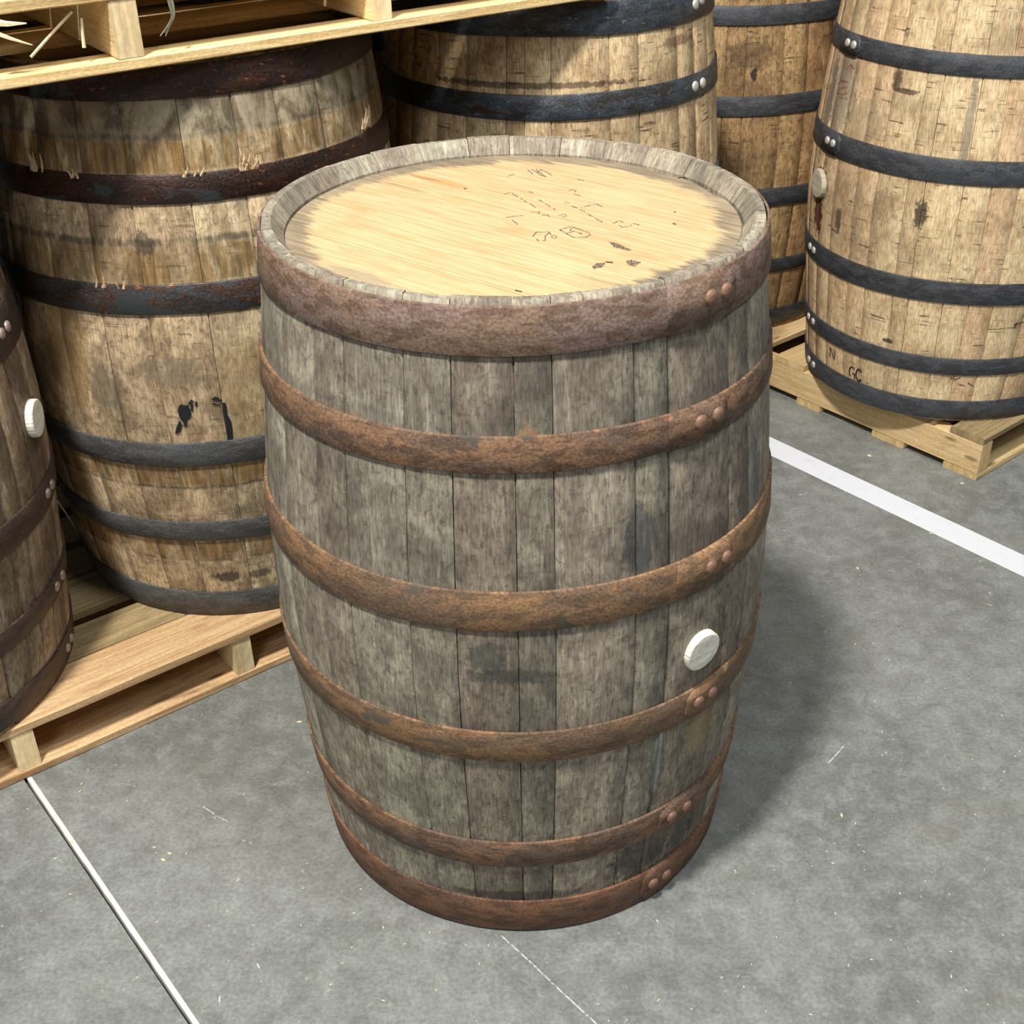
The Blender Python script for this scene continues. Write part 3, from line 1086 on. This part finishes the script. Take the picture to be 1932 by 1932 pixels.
# ------------------------------------------------------------------ barrels
FB = (0, 0, 0, .2892, .3258)
rv = lambda a, b, d=0: [(a, d), (b, -d)]
front = barrel(*FB, 'large weathered grey oak barrel with rusty hoops standing alone on the concrete floor in front',
               m_front, [m_rust_top, m_rust, m_rust2, m_rust2, m_rust, m_rust3], m_riv_rust,
               [-148, -135.5, -126.8, -112.5, -102.7, -90.5, -83.1, -66.5, -58.6, -41.2, -32.7, -22, -8],
               rivs=[rv(-48, -43.1), rv(-51.4, -46.4), rv(-48.3, -43.4), rv(-49.1, -44.6), rv(-52, -46.8), rv(-54.5, -49.8)],
               laps=[(-60, -39.5, 1), (-60, -43.2, 1), (-58, -41.2, 1), (-52.7, -38, 0), (-55.8, -40, 0), (-58.1, -44, 0)],
               head=(HA, m_head, 6), seed=2, rsize=1.05)
add_bung(front, -49.4, .439, FB[3], FB[4], m_bung, .0262, .007, (0.05, -.05), 'pale round wooden bung standing slightly proud')

B2 = (-.51, .5849, .10, .2893, .3336)
mot = barrel(*B2, 'mottled tan barrel with wet-looking dark rusted hoops, under the raised pallet',
             m_mott, [m_wet, m_wet, m_wet2, m_steel, m_steel, m_steel], m_riv,
             [-135.5, -118.5, -105.2, -92.8, -78.0, -64, -52, -38, -22],
             hoops=[(.856, .897), (.720, .759), (.563, .606), (.313, .355), (.164, .202), (.003, .054)], seed=5)
M_ = (.0707, .981, .10, .2864, .3253)
mid = barrel(*M_, 'pale oak barrel with black hoops directly behind the front barrel', m_tan_m,
             [m_black2, m_black2, m_black, m_black, m_black, m_black], m_riv,
             [-130, -118.7, -105.2, -99.3, -91, -72.3, -62, -45.6, -36, -25, -12],
             rivs=[rv(-34.9, -30, -.002), rv(-37.1, -31.8), None, None, None, None], seed=8, rsize=1.1)
N_ = (.5186, 1.712, .10, .2885, .3270)
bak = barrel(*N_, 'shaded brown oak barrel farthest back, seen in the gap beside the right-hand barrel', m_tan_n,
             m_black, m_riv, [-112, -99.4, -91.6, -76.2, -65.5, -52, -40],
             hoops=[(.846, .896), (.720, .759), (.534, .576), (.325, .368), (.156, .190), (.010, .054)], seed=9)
R_ = (.9689, 1.2292, .10, .2866, .3260)
rig = barrel(*R_, 'pale oak barrel with clean black hoops on the pallet at right', m_tan_r, m_black, m_riv,
             [-182, -170.1, -160.4, -148.8, -140.2, -128.5, -122.5, -110.0, -101.1, -92.3, -80, -66, -52],
             hoops=[(.846, .896), (.712, .750), (.517, .563), (.275, .321), (.113, .151), (.003, .049)],
             rivs=[None, rv(-167.2, -162.7, 0), rv(-168, -163.8, 0), rv(-176.0, -171.5, 0), rv(-176.5, -170.8, 0), rv(-176.2, -170.3, 0)],
             laps=[None, (-175, -159, 1), (-175, -159.5, 1), None, None, None], seed=10)
add_bung(rig, -171.0, .446, R_[3], R_[4], m_bung_d, .030, .008, (0, 0), 'dusty round bung with a brown drip below it')
L_B = (-1.0219, .1605, .10, .2882, .3280)
lef = barrel(*L_B, 'brown-grey barrel cut off by the left edge of the photo, with a white bung', m_left, m_choc, m_riv_red,
             [-28, -18.3, -11.5, -3.5, 7.5, 16, 28, 42], hoops=[(.846, .896), (.712, .765), (.551, .614), (.296, .342), (.143, .181), (.007, .054)],
             rivs=[None, rv(-.5, 4), rv(-.9, 3.4), rv(2.3, 6.8), rv(-.5, 5.1), rv(2.6, 7.5)], seed=12)
add_bung(lef, 3.4, .441, L_B[3], L_B[4], m_bung, .0275, .009, (0, .0), 'white round bung sticking out')

# second row on the left pallets, added to keep the gaps between the first barrels dark
va = R(37.2 + 90)
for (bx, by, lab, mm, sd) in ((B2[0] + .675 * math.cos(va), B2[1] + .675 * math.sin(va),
                               'barrel added behind the mottled tan barrel to keep the gap dark', m_tan_n, 15),
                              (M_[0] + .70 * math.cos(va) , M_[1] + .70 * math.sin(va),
                               'barrel added to black out the gap between the mottled barrel and the middle one', m_tan_n, 16)):
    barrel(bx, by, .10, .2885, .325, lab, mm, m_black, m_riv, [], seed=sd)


# ------------------------------------------------------------------ writing and paint marks
def crop_pts(pts, ox, oy, s):
    return [(ox + a / s, oy + b / s) for a, b in pts]


# faded stencil on the front barrel's head
HZ = H - .020 + .0006


def head_marks(name, pls, wd, mat, fills=()):
    V, F = [], []
    for pl in pls:
        pts = [tuple(at(px, py, HZ)[:2]) for px, py in crop_pts(pl, 850, 280, 3.864)]
        v_, f_ = ribbon(dense(pts, .004), wd)
        k = len(V)
        V += [(*p, HZ) for p in v_]
        F += [tuple(x + k for x in t) for t in f_]
    for pg in fills:
        pts = [tuple(at(px, py, HZ)[:2]) for px, py in crop_pts(pg, 850, 280, 3.864)]
        k = len(V)
        V += [(*p, HZ) for p in pts]
        F.append(tuple(range(k, k + len(pts))))
    return link(name, mesh(name, V, F), mat, front, kind='stuff')


head_marks('stencil_marks', [
    [(560, 152), (600, 186)], [(590, 152), (640, 178)], [(625, 150), (650, 190), (700, 207)], [(650, 150), (700, 170), (742, 198)],
    [(640, 160), (690, 205)],
    [(600, 640), (625, 608), (715, 606), (732, 625)], [(720, 612), (690, 636), (690, 668), (650, 675), (625, 660)],
    [(735, 640), (755, 632), (776, 642), (765, 654), (742, 650), (735, 640)],
    [(795, 590), (880, 568), (1010, 612), (1020, 628), (985, 645), (900, 648), (850, 622), (795, 590)],
    [(845, 618), (900, 600), (960, 622)], [(870, 598), (885, 578)],
    [(1185, 545), (1230, 525), (1262, 540)], [(1225, 556), (1250, 572), (1310, 566), (1318, 554)], [(1330, 545), (1352, 548), (1375, 556)],
    [(862, 306), (888, 298), (915, 306), (905, 316)], [(900, 330), (955, 345)],
    [(390, 330), (440, 320), (490, 350)], [(510, 362), (560, 392)], [(575, 398), (620, 430)], [(585, 468), (650, 455), (640, 475)],
    [(655, 490), (700, 480), (722, 497)], [(572, 312), (602, 322)], [(640, 372), (680, 392)], [(692, 400), (730, 425)],
    [(745, 435), (765, 446)], [(782, 488), (830, 478), (850, 492), (810, 500)],
    [(830, 390), (870, 398)], [(884, 418), (925, 434)], [(940, 444), (985, 462)], [(992, 470), (1040, 498)], [(1048, 506), (1110, 535)],
    [(950, 430), (1010, 414), (1065, 405), (1110, 425)], [(400, 502), (480, 490), (530, 490)], [(450, 520), (490, 552)],
    [(420, 200), (465, 185)], [(925, 225), (970, 232)]], .0013, m_ink)
head_marks('ink_smudges', [[(1130, 825), (1185, 830)], [(95, 290), (118, 292)], [(1628, 462), (1642, 464)], [(1620, 545), (1645, 552)],
                           [(1660, 216), (1690, 205), (1725, 222)], [(470, 1032), (520, 1044)]],
           .0017, m_inkb)
head_marks('ink_smudges', [], .002, ink('grey_ink', sv((96, 88, 80)), .40, .62, 420), fills=[
    [(1030, 862), (1068, 832), (1130, 834), (1104, 864), (1045, 876)], [(1278, 820), (1320, 808), (1390, 828), (1335, 862), (1290, 842)],
    [(1150, 678), (1215, 690), (1330, 742), (1290, 742), (1190, 715)]])


def glyph(B, par, name, ph, z, strokes, hgt, wid_, wd, mat):
    """letter strokes in a unit box, centred at (ph, z); x grows to the viewer's right"""
    pls = [[(R(ph) * RM + (x - .5) * wid_, z + (y - .5) * hgt) for x, y in s] for s in strokes]
    return arc_marks(B, name, par[3], par[4], pls, wd, mat)


glyph(rig, R_, 'letter', -155.2, .088, [[(0, 0), (0, 1)], [(0, 1), (1, 0)], [(1, 0), (1, 1)]], .024, .016, .0022, m_inkb)
arcG = [(.5 + .5 * math.cos(R(a)), .5 + .5 * math.sin(R(a))) for a in range(40, 250, 20)]
arcC = [(.5 + .5 * math.cos(R(a)), .5 + .5 * math.sin(R(a))) for a in range(40, 325, 20)]
glyph(rig, R_, 'letter', -143.2, .066, [arcG, [(.55, .42), (1, .42)], [(1, .42), (.95, 0)]], .026, .016, .0030, m_inkb)
glyph(rig, R_, 'letter', -139.6, .066, [arcC], .028, .016, .0036, m_inkb)


def surf_marks(B, par, name, pls, wd, mat, ox=0, oy=0, s=1.0, fills=(), stuff=False):
    def cv(pl):
        out = []
        for px, py in crop_pts(pl, ox, oy, s):
            h = barrel_hit(par[0], par[1], par[2], par[3], par[4], px, py)
            if h:
                out.append((h[0] * RM, h[1]))
        return out
    return arc_marks(B, name, par[3], par[4], [cv(p) for p in pls], wd, mat, fills=[cv(f) for f in fills], stuff=stuff)


surf_marks(mot, B2, 'paint_mark', [[(545, 600), (600, 520), (640, 560)], [(680, 545), (680, 640)], [(600, 560), (600, 720)],
                                   [(960, 500), (1080, 520), (1150, 530)], [(980, 590), (1120, 610)], [(1000, 470), (1100, 500)]],
           .003, m_paint, 300, 700, 9.66, stuff=True)
surf_marks(mot, B2, 'paint_blot', [], .003, m_paint, 300, 700, 9.66,
           fills=[[(345, 700), (370, 620), (420, 598), (470, 625), (530, 600), (570, 680), (590, 800), (560, 860), (515, 890),
                   (510, 980), (480, 1010), (440, 920), (400, 880), (360, 780)]])
surf_marks(mot, B2, 'paint_blot', [], .003, m_paint, 300, 700, 9.66,
           fills=[[(375, 890), (410, 930), (420, 1030), (380, 1110), (300, 1140), (310, 1050)]])
surf_marks(mot, B2, 'paint_drip', [], .003, m_paint, 300, 700, 9.66,
           fills=[[(1155, 560), (1215, 575), (1235, 760), (1300, 880), (1330, 1010), (1345, 1270), (1262, 1270), (1215, 960), (1180, 750)]])
surf_marks(rig, R_, 'marker_arrow', [[(1607, 146), (1607, 121)], [(1600, 128), (1607, 120), (1613, 130)]], .0022, m_red)
surf_marks(rig, R_, 'faded_stamp', [[(1580, 158), (1592, 150), (1604, 154)], [(1583, 166), (1602, 162)], [(1580, 172), (1590, 178), (1603, 172)],
                                    [(1592, 155), (1598, 176)], [(1584, 182), (1600, 185)]], .0014, m_red, stuff=True)
surf_marks(rig, R_, 'faded_stamp', [[(1912, 612), (1932, 606)], [(1913, 618), (1918, 608)], [(1792, 712), (1803, 715), (1812, 712)],
                                    [(1808, 724), (1820, 727)], [(1826, 722), (1836, 728)]], .0016, m_inkb, stuff=True)


# ------------------------------------------------------------------ splinters, twine, straw
def sliver_mesh(items):
    """items: (a, b, w0, w1) tapered slivers"""
    V, F = [], []
    for a, b, w0, w1 in items:
        a, b = Vector(a), Vector(b)
        d = (b - a).normalized()
        s = d.cross(Vector((.3, -.8, .5))).normalized()
        t = d.cross(s)
        k = len(V)
        for p, w_ in ((a, w0), ((a + b) / 2 + s * w0 * .3, (w0 + w1) / 2), (b, w1)):
            V += [p + s * w_, p + t * w_ * .6, p - s * w_, p - t * w_ * .6]
        for r in range(2):
            for i in range(4):
                q = k + r * 4
                F.append((q + i, q + (i + 1) % 4, q + 4 + (i + 1) % 4, q + 4 + i))
        F.append((k + 3, k + 2, k + 1, k))
        F.append((k + 8, k + 9, k + 10, k + 11))
    return V, F


def tuft(B, par, ph, z, nn, ln, seed, down=False):
    rg = random.Random(seed)
    it = []
    for i in range(nn):
        a = R(ph + rg.uniform(-2.4, 2.4))
        r = prof(z, par[3], par[4])
        p0 = Vector(P3(a, r + .003, z - .004))
        l = ln * rg.uniform(.5, 1.1)
        a2 = a + R(rg.uniform(-1.8, 1.8))
        zz = z + (l if not down else -l)
        p1 = Vector(P3(a2, prof(zz, par[3], par[4]) + rg.uniform(.004, .012), zz))
        it.append((p0, p1, .0030 * rg.uniform(.5, 1.1), .0005))
    V, F = sliver_mesh(it)
    o = link('splinter_tuft', mesh('splinter_tuft', V, F), plain('raw_splinters', sv((222, 190, 150)), .8, 0, 200, .2), B)
    o['label'] = 'tuft of torn pale splinters above the rusted hoop'


tuft(mot, B2, -62.3, .758, 12, .019, 1)
tuft(mot, B2, -19.5, .768, 9, .024, 2)
tuft(mot, B2, -77.0, .758, 5, .011, 3)
tuft(mot, B2, -119.0, .760, 9, .024, 4)
tuft(mot, B2, -108.0, .758, 4, .012, 5)
tuft(mot, B2, -104, .606, 3, .014, 6)
tuft(mot, B2, -97, .606, 3, .014, 7)

ud = np.array([math.cos(R(UA)), math.sin(R(UA)), 0])
un = np.array([-ud[1], ud[0], 0])
PU3 = np.array([PU[0], PU[1], 0.0])


def uw(px, py, dv=0.0):
    return Vector(on_wall(px, py, PU3 + un * dv, ud))


inv_u = (Matrix.Translation((PU[0], PU[1], PUZ)) @ Matrix.Rotation(R(UA), 4, 'Z')).inverted()
for (p, q, w0, w1, dv) in (((-25, 40), (50, 44), .006, .0008, -.004), ((-25, 55), (61, 85), .0042, .0006, -.004),
                           ((136, 22), (58, 108), .0016, .0018, .012), ((154, 34), (159, 90), .0018, .003, .012)):
    V, F = sliver_mesh([(inv_u @ uw(*p, dv + .0), inv_u @ uw(*q, dv), w0, w1)])
    link('splinter', mesh('splinter', V, F), m_straw, pal_u)


def tube(pts, rad, sides=5):
    V, F = [], []
    n_ = len(pts)
    for i, p in enumerate(pts):
        d = (pts[min(i + 1, n_ - 1)] - pts[max(i - 1, 0)]).normalized()
        s = d.cross(Vector((.2, -.9, .3))).normalized()
        t = d.cross(s)
        for k in range(sides):
            a = 2 * PI * k / sides
            V.append(p + (s * math.cos(a) + t * math.sin(a)) * rad)
    for i in range(n_ - 1):
        for k in range(sides):
            F.append((i * sides + k, i * sides + (k + 1) % sides, (i + 1) * sides + (k + 1) % sides, (i + 1) * sides + k))
    return V, F


def smooth(pts, k=6):
    out = []
    n_ = len(pts)
    for i in range(n_ - 1):
        p0, p1, p2, p3 = pts[max(i - 1, 0)], pts[i], pts[i + 1], pts[min(i + 2, n_ - 1)]
        for j in range(k):
            t = j / k
            out.append(.5 * ((2 * p1) + (p2 - p0) * t + (2 * p0 - 5 * p1 + 4 * p2 - p3) * t * t + (3 * p1 - p0 - 3 * p2 + p3) * t ** 3))
    return out + [pts[-1]]


V, F = [], []
for i, off in enumerate((0, 2.5, 5, -2, 3.5)):
    pts = [uw(315 + off, -14, -.004), uw(321 + off * 1.3, 8, -.006), uw(325 + off * .8, 30, -.006),
           uw(319 + off * .6, 46, -.004), uw(311 + off * 1.4 - i * 2, 62 + (i % 2) * 6, -.002)]
    v_, f_ = tube(smooth(pts), .0008)
    k = len(V)
    V += v_
    F += [tuple(x + k for x in t) for t in f_]
tw = link('frayed_twine', mesh('frayed_twine', V, F), m_twine, None)
tw['label'] = 'frayed grey twine hanging down from the raised pallet at top left'
tw['category'] = 'twine'

# straw strand between the left barrel and the mottled one
sp = [Vector(at(106, 942, .40)), Vector(at(120, 962, .33)), Vector(at(135, 985, .26)), Vector(at(145, 1003, .19)),
      Vector(at(153, 1024, .103))]
V, F = tube(smooth(sp), .0011)
st = link('straw_strand', mesh('straw_strand', V, F), m_twine, None)
st['label'] = 'thin pale strand leaning in the gap beside the left edge barrel'
st['category'] = 'straw'
